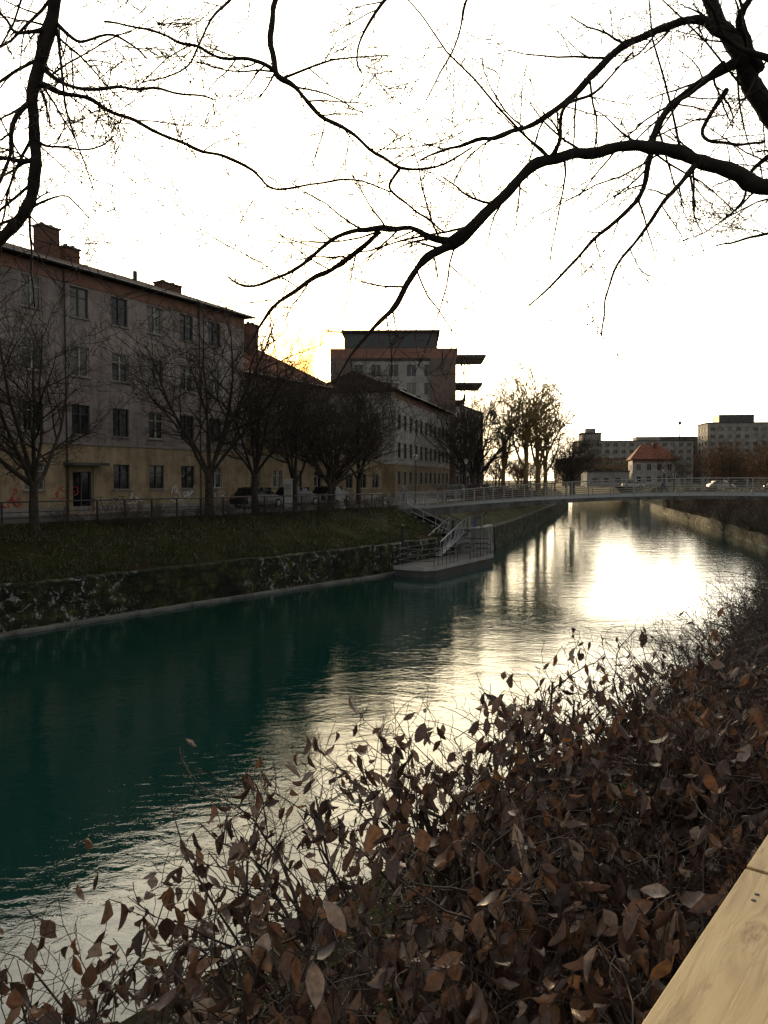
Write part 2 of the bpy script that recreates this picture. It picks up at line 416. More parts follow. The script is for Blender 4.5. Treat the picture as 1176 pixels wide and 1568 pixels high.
while s < 16:
    for q in range(2):
        w_ = U(-0.9,0.45); p = SW(s+U(-.3,.3), w_); bush(p.x, p.y, min(1.15, max(0.5,(5.1-gz(s,w_))/1.75))*U(.85,1.12))
    s += 0.6
s = 16
while s < 46:
    for q in range(2):
        p = SW(s+U(-.4,.4), wR(s)-U(2.0,5.8)); bush(p.x, p.y, U(0.8,1.3))
    s += 1.3
for i in range(110):
    s = U(48, 150); p = SW(s, wR(s)-U(0.4,5)); bush(p.x, p.y, U(1.0,2.0))
for i in range(24):
    s = U(64, 130); p = SW(s, wL(s)+U(1.5,6)); bush(p.x, p.y, U(0.8,1.6))

# ------------------------------------------------------------------ foreground beech hedge
R = random.Random(99)
hd = Vector((0.66,0.75,0)); pl = Vector((-0.75,0.66,0)); h0 = Vector((0.15,0.80,0))
tw = MB(); lv = MB()
hc = dict(seg=[3,4,5,8], wig=[0.40,0.40,0.36,0.26], trop=[0.0,0.02,0.03,0.06], taper=0.55, rmin=0.0014, r4=0.003, leaflvl=1, lmax=0.95,
          kids=[0,3,4,5], lo=[0,0.2,0.25,0.4], ang=[(0,0),(30,80),(30,80),(30,75)], rr=[0,0.6,0.6,0.6], lr=[0,0.6,0.6,0.52], up=0.4)
LP = 0.5
def leafcb(pts, ds, lvl):
    for i in range(1, len(pts)):
        if R.random() < LP:
            d = (ds[i]*0.3+rv()*0.45+Vector((0,0,-0.9)))
            add_leaf(lv, pts[i], d, U(0.045,0.092))
for i in range(340):
    t = U(-1.0, 8.0) if i % 3 else U(-0.8, 3.4)
    q = U(0.05, 1.42)
    b = h0+hd*t+pl*q; s, w_ = toSW(b.x, b.y)
    z0 = gz(s, w_)-0.05
    edge = q > 1.0
    top = 4.91+0.14*noise.noise(Vector((b.x*1.3, b.y*1.3, 3)))+U(-0.16,0.06)+0.04*min(max(t,0),2)-0.11*max(0,min(1,1.2-t))*(q > .5)
    L = max(0.35, top-z0)
    nz = noise.noise(Vector((b.x*1.7, b.y*1.7, 9)))
    LP = max(0.06, 0.20+0.45*nz)*(0.55 if i % 2 else 1.0)
    if t < 1.2: LP = max(LP, 0.16)
    if t > 2.8: LP *= 0.5
    if t > 3.8: LP = 0.01
    d = (Vector((0,0,1))+rv()*0.27+pl*(0.1 if edge else 0)).normalized()
    grow(tw, Vector((b.x, b.y, z0)), d, L, U(0.007,0.016), 3, hc, leafcb)
for i in range(75):
    t = U(-0.8, 5); q = U(0.2, 1.35); b = h0+hd*t+pl*q; s, w_ = toSW(b.x, b.y); z0 = gz(s, w_)-0.1
    p = Vector((b.x, b.y, z0)); pts = [p]; d = (Vector((0,0,1))+rv()*0.3).normalized(); L = 4.86-z0+U(-0.2,0.05)-0.1*(t < 1)
    for k in range(8):
        d = (d+rv()*0.38+Vector((0,0,0.1))).normalized(); p = p+d*L/8; pts.append(p)
    r = U(0.010,0.024); tw.tube(pts, [r*(1-0.05*k)*(1.35 if k in (5,8) else 1) for k in range(9)], 6)
for i in range(60):
    t = U(0.5, 6.5); b = h0+hd*t+pl*U(0.9,1.4); s, w_ = toSW(b.x, b.y); z0 = 4.5
    d = (Vector((0,0,0.8))+pl*U(.1,.8)+hd*U(-.6,.6)).normalized(); p = Vector((b.x,b.y,z0)); pts = [p]
    for k in range(8):
        d = (d+rv()*0.14+Vector((0,0,-0.06))).normalized(); p = p+d*U(.07,.10); pts.append(p)
        if k > 3 and R.random() < .15: add_leaf(lv, p, Vector((U(-.3,.3),U(-.3,.3),-1)), U(.04,.07))
    tw.tube(pts, [0.0055-0.0005*k for k in range(9)], 4)
hedge = empty('beech_hedge')
tw.obj('twigs', [M_twig], hedge); lv.obj('dry_leaves', [M_leaf], hedge, True)
print('hedge leaves', len(lv.f)//10, 'twig faces', len(tw.f))
lit = MB()
for i in range(5000):
    s = U(-1, 14); w_ = U(wR(s)-RW-.5, wR(s)-0.2); p = SW(s, w_, gz(s, w_)+0.03)
    add_flatleaf(lit, p, Vector((U(-1,1), U(-1,1), U(-.2,.3))), U(0.04,0.08))
for i in range(5000):
    s = U(12, 52); w_ = wL(s)+U(0.6,5.2); p = SW(s, w_, gz(s, w_)+0.04)
    add_flatleaf(lit, p, Vector((U(-1,1), U(-1,1), U(-.2,.3))), U(0.07,0.12))
lit.obj('leaf_litter', [M_leaf])
gr = MB()
def blade(p, h, wd):
    a = U(0,6.28); dx, dy = math.cos(a)*wd, math.sin(a)*wd; l = Vector((U(-1,1), U(-1,1), 0))*h*0.5
    gr.face([(p.x-dx,p.y-dy,p.z), (p.x+dx,p.y+dy,p.z), (p.x+l.x,p.y+l.y,p.z+h)])
for i in range(40000):
    s = U(-1, 14) if i % 3 else U(14, 45); w_ = U(wR(s)-RW-.3, wR(s)); p = SW(s, w_, gz(s, w_)-0.05)
    if noise.noise(p*0.8) > -0.15: blade(p, U(0.06,0.2)*(1 if s < 14 else 1.8), U(0.003,0.007)*(1 if s < 14 else 4))
for i in range(24000):
    s = U(8, 52); t = 0.45+4.6*(R.random()**1.9); w_ = wL(s)+t; p = SW(s, w_, gz(s, w_)-0.04)
    if noise.noise(p*0.5) > -0.2: blade(p, U(0.08,0.3), U(0.02,0.04))
gr.obj('grass_tufts', [M_blade])

# ------------------------------------------------------------------ wooden railing next to the viewer
rl = empty('wooden_railing', (0.30+0.779*0.165, 0.85-0.627*0.165, 5.4), math.atan2(0.779, 0.627))
b = MB()
b.box((-0.29, 0.088, -0.02), (1.40, 0.15, 0.04)); b.box((2.72, 0.0885, -0.0205), (4.6, 0.15, 0.04)); b.box((2.0, -0.075, -0.021), (6.0, 0.17, 0.04))
for x in (.34,.36,.48,.50):
    for y in (.05,.13): b.tube([(x+(.01 if x>.4 else -.02),y,-.002),(x+(.01 if x>.4 else -.02),y,.0015)],.004,8,1)
tb_ = b.obj('top_board', [M_wood, M_metal], rl)
bv = tb_.modifiers.new('bev','BEVEL'); bv.width = 0.003; bv.segments = 2; bv.limit_method = 'ANGLE'
b = MB()
for x in (-0.6, 1.1, 2.8, 4.5): b.box((x, 0, -0.54), (0.1, 0.1, 1.0))
b.box((2.0, 0.0, -0.5), (5.9, 0.03, 0.12)); b.obj('posts', [M_wood], rl)

# ------------------------------------------------------------------ overhanging trees
def sight(u, v, y):      # point at forward distance y on the bearing / elevation of an image pixel
    return Vector(((u-588)/F*y, y, CAMZ+(735-v)/F*y))
def smooth(P, k=4):
    out = []
    for i in range(len(P)-1):
        a = P[max(i-1,0)]; b_ = P[i]; c = P[i+1]; d = P[min(i+2,len(P)-1)]
        for j in range(k):
            t = j/k
            out.append([0.5*((2*b_[q])+(-a[q]+c[q])*t+(2*a[q]-5*b_[q]+4*c[q]-d[q])*t*t+(-a[q]+3*b_[q]-3*c[q]+d[q])*t*t*t) for q in range(4)])
    out.append(list(P[-1])); return out
R = random.Random(42)
oc = dict(seg=[4,5,6,8], wig=[0.2,0.2,0.2,0.17], trop=[0.01,0.0,0.0,-0.01], taper=0.62, rmin=0.0021, r4=0.004,
          kids=[0,3,5,6], lo=[0,0.12,0.12,0.15], ang=[(0,0),(25,55),(25,60),(30,60)], rr=[0,0.6,0.58,0.6], lr=[0,0.58,0.58,0.55])
def limb(mb, P, nk=6, kl=0.9, lvl=2, t0=0.0, t1=1.0):
    Q = [list(sight(p[0], p[1], p[2]))+[p[3]*0.95*p[2]/F/2] for p in P]
    Q = smooth(Q, 6); pts = []; rad = []
    for i, q in enumerate(Q):
        v = Vector(q[:3]); j = noise.noise(v*3.1)*0.022; j2 = noise.noise(v*7+Vector((5,5,5)))*0.022
        pts.append(v+Vector((j+j2, j*2, -j+j2))); rad.append(max(q[3]*(1+0.28*noise.noise(v*13)), 0.003))
    mb.tube(pts, rad, 8)
    n = len(pts); nk = int(nk*1.55)
    for j in range(nk):
        t = t0+(t1-t0)*(j+U(0.1,0.9))/nk; i = min(int(t*(n-1)), n-2)
        d = (pts[i+1]-pts[i]).normalized()
        ax = Vector((U(-.5,.5), 1, U(-.5,.5))).normalized()*R.choice([-1,1])
        nd = (Matrix.Rotation(math.radians(U(25,65)), 3, ax) @ d).normalized()
        L = kl*U(0.35,1.15)*(1.5 if R.random() < 0.3 else 1)
        grow(mb, pts[i], nd, L, min(rad[i]*0.45, 0.009), lvl, oc)
ot = MB()
limb(ot, [(1560,330,5.3,50),(1320,335,5.2,34),(1176,297,5.0,26),(1080,262,5.0,22),(1010,240,5.0,20),(950,234,5.0,19),(880,240,4.95,17),(820,265,4.9,17),(770,305,4.85,16),(725,352,4.8,18),(685,382,4.8,24)], 12, 0.85)
limb(ot, [(690,380,4.8,20),(650,368,4.78,10),(610,362,4.75,9),(570,356,4.7,9),(520,372,4.65,7),(470,405,4.6,6),(420,432,4.6,5),(380,440,4.55,4),(350,425,4.5,3)], 9, 0.6)
limb(ot, [(580,360,4.72,8),(545,388,4.75,8),(505,415,4.8,8),(465,435,4.8,7),(425,470,4.85,6),(395,505,4.9,4),(375,540,4.9,3)], 7, 0.5)
limb(ot, [(690,382,4.8,16),(655,402,4.75,12),(625,435,4.7,10),(605,475,4.7,9),(570,510,4.65,6),(535,550,4.6,4),(510,590,4.6,3)], 6, 0.4)
limb(ot, [(1560,120,5.6,60),(1300,240,5.4,46),(1210,222,5.3,34),(1170,190,5.3,30),(1145,150,5.3,28),(1115,100,5.3,28),(1085,50,5.4,24),(1055,-10,5.5,20),(1020,-90,5.7,14)], 7, 0.7)
limb(ot, [(1100,75,5.3,18),(1060,52,5.25,14),(1005,58,5.2,13),(950,88,5.1,12),(900,130,5.0,11),(865,165,4.95,10),(810,200,4.9,8),(745,222,4.8,7),(690,238,4.75,5),(640,255,4.7,3)], 12, 0.65)
limb(ot, [(1120,112,5.3,18),(1075,135,5.3,13),(1030,170,5.4,12),(1000,205,5.4,10),(985,255,5.4,9),(975,300,5.4,8),(935,345,5.35,7),(895,385,5.3,5),(850,430,5.3,4),(805,475,5.3,2.5)], 12, 0.6)
limb(ot, [(1060,255,5.0,11),(1035,290,4.95,8),(1005,325,4.9,6),(970,370,4.9,5),(940,410,4.9,4),(925,460,4.9,3),(918,515,4.9,2.5)], 8, 0.4)
limb(ot, [(1150,120,5.3,16),(1120,60,5.0,12),(1140,10,4.9,9),(1190,-50,4.9,7)], 5, 0.6)
limb(ot, [(1230,160,5.2,20),(1170,110,5.0,12),(1130,95,4.9,9),(1090,60,4.8,7),(1050,0,4.7,5),(1030,-50,4.7,4)], 6, 0.6)
limb(ot, [(1300,330,5.0,10),(1176,365,4.8,5),(1140,372,4.8,4),(1090,385,4.7,2.5)], 5, 0.4)
limb(ot, [(840,255,4.9,9),(855,215,4.85,6),(860,175,4.8,5),(910,150,4.8,4),(960,100,4.8,3)], 5, 0.4)
limb(ot, [(985,238,5.0,9),(1010,190,5.0,7),(1060,140,5.1,6),(1095,115,5.2,8)], 4, 0.5)
limb(ot, [(1100,150,5.3,9),(1065,215,5.2,6),(1110,230,5.2,5),(1160,225,5.2,4)], 4, 0.4)
limb(ot, [(1176,240,5.2,9),(1140,270,5.2,6),(1130,310,5.2,4),(1100,345,5.2,3)], 4, 0.4)
limb(ot, [(1400,-700,5.0,40),(900,-620,4.8,26),(560,-380,4.6,18),(440,-100,4.5,12),(430,0,4.5,9),(424,60,4.5,9),(428,128,4.5,10),(465,155,4.5,7),(500,190,4.5,7),(555,232,4.5,6),(610,264,4.5,5),(665,262,4.5,4),(720,238,4.5,3)], 12, 0.55, t0=0.5)
limb(ot, [(610,264,4.5,5),(600,300,4.5,4),(640,330,4.5,3.5),(680,360,4.6,3)], 4, 0.3)
limb(ot, [(428,128,4.5,9),(400,112,4.45,6),(350,108,4.4,5),(300,85,4.35,5),(240,62,4.3,4),(170,55,4.3,3)], 8, 0.55)
limb(ot, [(900,-620,4.8,20),(720,-200,4.6,10),(610,-20,4.5,6),(575,45,4.5,5),(550,85,4.5,3.5),(552,125,4.5,2.5)], 6, 0.4, t0=0.5)
limb(ot, [(900,-400,4.8,10),(760,-90,4.6,5),(715,20,4.5,4),(700,80,4.5,3),(650,165,4.5,2)], 5, 0.4, t0=0.5)
limb(ot, [(440,-60,4.5,7),(380,-20,4.4,6),(340,40,4.3,4),(290,120,4.3,3),(230,150,4.3,2.5)], 7, 0.45)
tp = Vector((5.1,5.3,0))
ot.tube([tp+Vector((0,0,3.6)), tp+Vector((0,0,4.7)), tp+Vector((-.05,0,6.2)), tp+Vector((-.1,.05,8)), tp+Vector((-.2,.1,10)), tp+Vector((-.5,0,12)), tp+Vector((-1.6,-.3,12.6))], [0.36,0.27,0.24,0.22,0.17,0.12,0.09], 12)
ot.obj('overhanging_bare_tree', [M_bark], None, True)
ol = MB()
limb(ol, [(130,-120,4.1,24),(103,0,4.0,22),(88,60,4.0,21),(70,110,4.0,20),(60,160,4.0,20),(67,220,4.0,18),(62,285,4.0,19),(45,328,4.0,19),(8,362,4.0,20),(-70,420,4.0,26)], 8, 0.6, t1=0.85)
limb(ol, [(62,140,4.0,12),(110,150,4.0,8),(180,182,4.05,6),(250,215,4.1,5.5),(330,246,4.15,5),(370,262,4.2,5),(425,293,4.25,4),(490,293,4.3,3.5),(545,288,4.3,3),(600,300,4.3,2.5)], 9, 0.45)
limb(ol, [(70,110,4.0,10),(120,140,3.95,6),(200,152,3.9,5),(260,150,3.9,4),(330,165,3.9,2.5)], 6, 0.4)
limb(ol, [(60,170,4.0,10),(35,205,3.9,8),(22,245,3.9,6),(0,300,3.8,5),(-40,340,3.8,4)], 5, 0.4)
limb(ol, [(62,260,4.0,8),(20,250,3.9,7),(-30,240,3.9,7)], 4, 0.4)
limb(ol, [(90,60,4.0,8),(45,65,3.9,5),(20,45,3.9,4),(-20,0,3.8,4)], 5, 0.4)
limb(ol, [(92,50,4.0,8),(130,75,4.0,5),(180,70,4.0,4),(230,100,4.0,3)], 5, 0.4)
limb(ol, [(66,225,4.0,7),(90,238,4.0,4),(150,235,4.0,3),(185,215,4.0,2)], 4, 0.3)
limb(ol, [(48,325,4.0,8),(80,312,4.0,4),(115,312,4.0,3),(145,340,4.0,2)], 4, 0.25)
tb = sight(-70,420,4.0)
ol.tube([tb, Vector((-2.9,4.2,6.0)), Vector((-3.4,4.4,4.2)), Vector((-3.6,4.5,1.0))], [0.042,0.09,0.13,0.18], 10)
ol.obj('leaning_bare_tree', [M_bark], None, True)

# ------------------------------------------------------------------ buildings
def pbox(mb, P, x0, x1, y0, y1, z0, z1, m=0):
    V = [P(x,y,z) for z in (z0,z1) for x,y in ((x0,y0),(x1,y0),(x1,y1),(x0,y1))]
    n = len(mb.v); mb.v.extend([tuple(q) for q in V])
    for f in ((0,3,2,1),(4,5,6,7),(0,1,5,4),(1,2,6,5),(2,3,7,6),(3,0,4,7)): mb.f.append(tuple(n+i for i in f)); mb.m.append(m)
def wallgrid(mw, mn, P, L, H, wins, band=0.0, detail=True, dep=0.16):
    xs = sorted(set([0, L]+[round(a-c/2, 4) for a,b,c,d,e in wins]+[round(a+c/2, 4) for a,b,c,d,e in wins]))
    zs = sorted(set([0, H]+([band] if band else [])+[round(b-d/2, 4) for a,b,c,d,e in wins]+[round(b+d/2, 4) for a,b,c,d,e in wins]))
    for i in range(len(xs)-1):
        for j in range(len(zs)-1):
            xc, zc = (xs[i]+xs[i+1])/2, (zs[j]+zs[j+1])/2
            if any(abs(xc-a) < c/2 and abs(zc-b) < d/2 for a,b,c,d,e in wins): continue
            mw.face([P(xs[i],0,zs[j]),P(xs[i+1],0,zs[j]),P(xs[i+1],0,zs[j+1]),P(xs[i],0,zs[j+1])], 1 if zc < band else 0)
    for a,b,c,d,e in wins:
        x0,x1,z0,z1 = a-c/2,a+c/2,b-d/2,b+d/2
        for q in (((x0,z0),(x0,z1)),((x1,z0),(x1,z1)),((x0,z0),(x1,z0)),((x0,z1),(x1,z1))):
            mw.face([P(q[0][0],0,q[0][1]),P(q[1][0],0,q[1][1]),P(q[1][0],dep,q[1][1]),P(q[0][0],dep,q[0][1])], 0)
        gm = 0 if e == 'door' else (1 if R.random() < 0.25 else 0)
        mn.face([P(x0,dep-.01,z0),P(x1,dep-.01,z0),P(x1,dep-.01,z1),P(x0,dep-.01,z1)], gm)
        if not detail: 
            pbox(mn,P,a-.03,a+.03,dep-.06,dep-.02,z0,z1,2); continue
        fm = 2 if e != 'dark' and e != 'door' else 3
        if fm == 2 and R.random() < 0.4: fm = 3
        f = 0.06; y0, y1 = dep-.08, dep-.015
        pbox(mn,P,x0,x0+f,y0,y1,z0,z1,fm); pbox(mn,P,x1-f,x1,y0,y1,z0,z1,fm)
        pbox(mn,P,x0+f,x1-f,y0,y1,z0,z0+f,fm); pbox(mn,P,x0+f,x1-f,y0,y1,z1-f,z1,fm)
        pbox(mn,P,a-.04,a+.04,y0-.01,y1,z0+f,z1-f,fm)
        if e != 'door':
            zt = z0+(z1-z0)*0.68
            for (p0,p1) in ((x0+f,a-.04),(a+.04,x1-f)): pbox(mn,P,p0,p1,y0+.01,y1,zt-.025,zt+.025,fm)
            pbox(mw,P,x0-.08,x1+.08,-.09,0.03,z0-.08,z0-.003,2)
            if R.random() < 0.3:
                mn.face([P(x0+f,dep-.013,zt-U(0,.5)),P(x1-f,dep-.013,zt-.2),P(x1-f,dep-.013,z1-f),P(x0+f,dep-.013,z1-f)], 1)
def roof(mb, L, D, H, h, ov, hip0, hip1, m=0):
    a = Vector((-ov,-ov,H+.02)); b_ = Vector((L+ov,-ov,H+.02)); c = Vector((L+ov,D+ov,H+.02)); d = Vector((-ov,D+ov,H+.02))
    r0 = Vector((hip0-ov if hip0 else -ov, D/2, H+h)); r1 = Vector((L+ov-hip1, D/2, H+h))
    t = Vector((0,0,0.14))
    for P in ([a,b_,r1,r0],[c,d,r0,r1],[d,a,r0],[b_,c,r1]):
        mb.face([p+t for p in P], m)
    for p, q in ((a,b_),(b_,c),(c,d),(d,a)): mb.face([p,q,q+t,p+t], m)
    mb.face([a,b_,c,d], m)
def building(name, loc, rz, L, D, H, cols, rows, ww, wh, mats, rf=None, band=0.0, endcols=(), detail=True, extra=(), skip=(), flat=False, style='n'):
    e = empty(name, loc, rz); mw, mn, mr = MB(), MB(), MB()
    W = []
    for ri, z in enumerate(rows):
        for ci, x in enumerate(cols):
            if (ri, ci) in skip: continue
            W.append((x, z, ww, wh if ri else wh*0.88, style))
    W += list(extra)
    P0 = lambda x,y,z: (x, y, z)
    wallgrid(mw, mn, P0, L, H, W, band, detail)
    Pr = lambda x,y,z: (L-y, x, z); Plf = lambda x,y,z: (y, D-x, z)
    We = [(x, z, ww, wh, style) for z in rows for x in endcols]
    wallgrid(mw, mn, Pr, D, H, We, band, detail); wallgrid(mw, mn, Plf, D, H, We, band, detail)
    mw.face([(0,D,0),(L,D,0),(L,D,H),(0,D,H)], 0)
    if band: pbox(mw,P0,-.04,L+.04,-.05,-.003,band-.06,band+.08,2)
    pbox(mw,P0,-.05,L+.05,-.06,-.004,0,0.55,2)
    if rf:
        h, ov, h0_, h1_ = rf
        roof(mr, L, D, H, h, ov, h0_, h1_)
        pbox(mw,P0,-.02,L+.02,-.045,-.005,H-.75,H-.06,3)
        mr.tube([(-ov,-ov-.07,H+.04),(L+ov,-ov-.07,H+.04)], 0.07, 6, 1)
    if flat:
        mr.face([(-.2,-.2,H+.3),(L+.2,-.2,H+.3),(L+.2,D+.2,H+.3),(-.2,D+.2,H+.3)]); 
        for p,q in (((-.2,-.2),(L+.2,-.2)),((L+.2,-.2),(L+.2,D+.2)),((L+.2,D+.2),(-.2,D+.2)),((-.2,D+.2),(-.2,-.2))):
            mr.face([(p[0],p[1],H),(q[0],q[1],H),(q[0],q[1],H+.3),(p[0],p[1],H+.3)])
        mr.face([(-.2,-.2,H),(L+.2,-.2,H),(L+.2,D+.2,H),(-.2,D+.2,H)])
    mw.obj('walls', [mats[0], mats[1], M_plinth, M_redband], e)
    mn.obj('windows', [M_glass, M_curtain, M_frame, M_framed], e)
    mr.obj('roof', [mats[2], M_metal], e)
    return e
def chimney(e, x, y, z, w_, d_, h):
    mb = MB(); mb.box((x,y,z+h/2),(w_,d_,h)); mb.box((x,y,z+h+.05),(w_+.16,d_+.16,.1),1)
    for k in (-.25,.25): mb.box((x+k*w_,y,z+h+.2),(0.2,0.2,0.2),0)
    mb.obj('chimney', [M_chim, M_concrete], e)
RZ = math.radians(60)
B0 = (-17.97-15, 45.9-25.98, 3.9)
cols = [30+t for t in (-27,-24,-21,-18,-15.1,-12.1,-9.1,-6.1,-3.15,0,2.98,5.9,8.75,11.55)]
b1 = building('apartment_building', B0, RZ, 44.8, 12, 14.3, cols, (2.3,5.68,9.1,12.55), 1.28, 1.75, (M_plaster, M_ochre, M_roof),
    rf=(2.4,0.55,0,5.0), band=4.25, endcols=(3,6,9), extra=[(30,1.35,1.35,2.5,'door')], skip=[(0,9)], style='n')
mb = MB(); P0 = lambda x,y,z: (x,y,z)
pbox(mb,P0,28.7,31.3,-0.9,-.01,2.95,3.12,0); pbox(mb,P0,29.0,29.25,-.12,-.01,0.1,2.95,1); pbox(mb,P0,30.75,31.0,-.12,-.01,0.1,2.95,1)
pbox(mb,P0,29.0,31.0,-1.0,-.07,0,0.14,1); mb.obj('entrance_portal', [M_darkpanel, M_ochre], b1)
for x in (6,18,27.5,38.5): mb = MB(); mb.tube([(x+1.4,-.12,0.2),(x+1.4,-.12,14.2)],0.05,6); mb.obj('downpipe',[M_metal],b1)
chimney(b1, 31.0, 4.2, 15.2, 1.3, 0.8, 2.6); chimney(b1, 32.8, 4.4, 15.2, 1.1, 0.7, 1.8); chimney(b1, 20, 4.2, 15.2, 1.3, .8, 2)
chimney(b1, 41.5, 4.5, 15.3, 2.0, 0.8, 1.3)
mb = MB(); mb.tube([(36.5,3.5,15.0),(36.5,3.5,17.6)],0.03,5); mb.tube([(35.9,3.5,17.2),(37.1,3.5,17.2)],0.02,4); mb.tube([(37,3,15.0),(37,3,16.4)],0.15,8); mb.obj('antenna',[M_metal],b1)
R = random.Random(4); mb = MB()
for cx, mi, n in ((26.0,0,3),(25.2,0,2),(28.0,0,2),(33.2,1,2),(37.2,1,3),(38.3,1,3),(41.5,1,2),(29.0,0,1)):
    for k in range(n):
        x, z = cx+U(-.4,.4), U(0.75,1.3); pts = []; a = U(0,6)
        for i in range(22):
            a += U(-.9,1.3); x += math.cos(a)*.09+.02; z += math.sin(a)*.09; z = min(max(z,.62),1.7); pts.append((x,-.012,z))
        mb.tube(pts, 0.03, 4, mi)
mb.obj('graffiti', [mat_plain('paint_red',(0.4,0.05,0.05),0.6), mat_plain('paint_white',(0.6,0.62,0.65),0.6)], b1)
def along(t, w_off=0): return (-17.97+0.5*t-0.866*w_off, 45.9+0.866*t+0.5*w_off, 3.9)
b2 = building('hip_roofed_house', along(15.4,0.8), RZ, 12.0, 10, 10.3, (1.6,4.4,7.2,10.2), (2.2,5.3,8.5), 1.2, 1.6, (M_plasterY, M_ochre, M_roofred), rf=(3.8,0.5,0.0,7.5), endcols=(2.5,5,7.5), band=3.9)
chimney(b2, 4.2, 2.6, 12.0, 1.1, .8, 2.9); chimney(b2, 2.0, 5.0, 13.8, 1.1, .8, 1.6)
mb = MB(); mb.tube([(8.2,4.5,11.5),(8.2,4.5,16.2)],0.04,5); mb.tube([(7.7,4.5,15.4),(8.7,4.5,15.4)],0.02,4); mb.tube([(7.8,4.5,14.9),(8.6,4.5,14.9)],0.02,4); mb.obj('antenna',[M_metal],b2)
b3 = building('low_yellow_house', along(28.4,2.0), RZ, 10.5, 10, 6.6, (1.6,4.2,6.8,9.2), (2.0,5.0), 1.2, 1.6, (M_plasterY, M_plasterY, M_roof), rf=(2.6,0.5,4.0,4.0), endcols=(2.5,5,7.5))
RH = math.radians(90-16)
b4 = building('pale_townhouse', (1.3,91,4.0), RH, 33, 10, 12.4, [2+2.9*i for i in range(11)], (2.2,5.6,9.0), 1.4, 1.8, (M_white, M_plasterY, M_roof), rf=(2.4,0.7,0.0,4.0), endcols=(2.5,5,7.5), band=3.9, style='dark')
mb = MB()
for x in (6,14,22): mb.box((x,3.2,13.5),(1.4,1.8,1.4)); 
mb.obj('dormers',[M_roof],b4)
b5 = building('modern_apartment_block', (-8.6,128,4.0), math.radians(-2), 20.3, 26, 21.6, [1.5+2.9*i for i in range(7)], [2+3.0*i for i in range(7)], 1.5, 1.9, (M_white, M_pale, M_roofgrey), flat=True, detail=False, endcols=(3,7,11,15,19,23))
mb = MB()
mb.box((10.2,13,22.75),(20.9,26.6,1.6),1); mb.box((9.6,13,25.2),(15.6,20,3.2),0); mb.box((9.6,13,26.95),(16.6,21,.3),2)
mb.box((3,13,27.6),(2,2,1.1),0)
for x in (3.5,6.5,9.5,12.5,15.5): mb.box((x,2.97,25.2),(1.9,.05,2.0),3)
for i,x in enumerate((5,7,9,12,14)): mb.tube([(x,8,27),(x,8,28.2+0.3*(i%2))],0.05,4,0)
mb.box((1.5,-.25,11),(3.4,.4,21.9),4); mb.box((18.3,-.25,11),(4.2,.4,21.9),4)
mb.obj('penthouse', [M_darkpanel, M_redband, M_roofgrey, M_glass, M_brownpanel], b5)
mb = MB()
for z, o in ((22.6,5.2),(18.0,4.6)): mb.box((20.3+o/2,6,z),(o,9,.35),0)
for z in (3.2,6.2,9.2,12.2,15.2): mb.box((21.2,6,z),(1.8,9,.2),0); mb.box((22.1,6,z+.6),(.06,9,.9),1)
for y in (2,10): mb.tube([(21.9,y,0),(21.9,y,22.5)],0.12,6,0)
mb.box((20.45,16,11),(.3,3,21),2)
mb.obj('balconies', [M_darkpanel, M_galv, M_darkpanel], b5)
b6 = building('dark_office_block', (14.5,158,4.0), math.radians(70), 26, 12, 17.5, [2+3*i for i in range(8)], [2+3.2*i for i in range(5)], 1.8, 1.8, (M_darkpanel, M_darkpanel, M_roofgrey), flat=True, detail=False, endcols=(3,6,9))
hs = building('red_roofed_house', (66.0,205,4.2), math.radians(-12), 11.0, 11, 7.2, (1.6,4.2,6.8,9.4), (2.0,5.2), 1.0, 1.6, (M_white, M_pale, M_roofred), rf=(4.2,0.6,3.4,4.6), detail=False, endcols=(2.5,5.5,8.5))
chimney(hs, 6, 4, 9.4, 0.9, .7, 2.2)
add_l = building('low_annex', (54.0,205,4.2), math.radians(-4), 11, 9, 4.0, (2,5,8), (1.8,), 1.2, 1.2, (M_pale, M_pale, M_roofgrey), flat=True, detail=False)
def farblock(x, y, L, H, rz, mats, name='distant_apartment_block', D=14):
    n = int(L/3.4); return building(name, (x,y,4.0), rz, L, D, H, [2+3.4*i for i in range(n)], [2.0+3*i for i in range(int(H/3))], 1.7, 1.5, mats, flat=True, detail=False, endcols=(3,7,11))
f1 = farblock(83, 330, 48, 18.5, math.radians(-4), (M_pale, M_pale, M_roofgrey))
mb = MB(); mb.box((6,6,20.3),(8,8,3.2)); mb.box((6,6,22.1),(9,9,.4),1); mb.box((6,6,23.2),(4,4,2)); mb.box((30,6,19.6),(10,6,1.8)); mb.obj('roof_storey',[M_pale,M_roofgrey],f1)
f2 = farblock(118, 345, 26, 21.0, math.radians(-8), (M_darkpanel, M_pale, M_roofgrey))
f3 = farblock(134, 320, 46, 25.5, math.radians(-6), (M_pale, M_pale, M_roofgrey))
mb = MB(); mb.box((12,6,27.5),(14,8,3.2)); mb.obj('roof_storey',[M_darkpanel],f3)
mb = MB(); mb.tube([(44,6,18),(44,6,26)],0.25,5); mb.box((44,6,26.6),(1.2,.3,1.4)); mb.obj('rooftop_mast',[M_metal],f1)
farblock(60, 260, 22, 9, math.radians(-3), (M_plasterY, M_pale, M_roofred), 'distant_house')
farblock(98, 225, 22, 8, math.radians(-20), (M_ochre, M_ochre, M_roofred), 'distant_house')

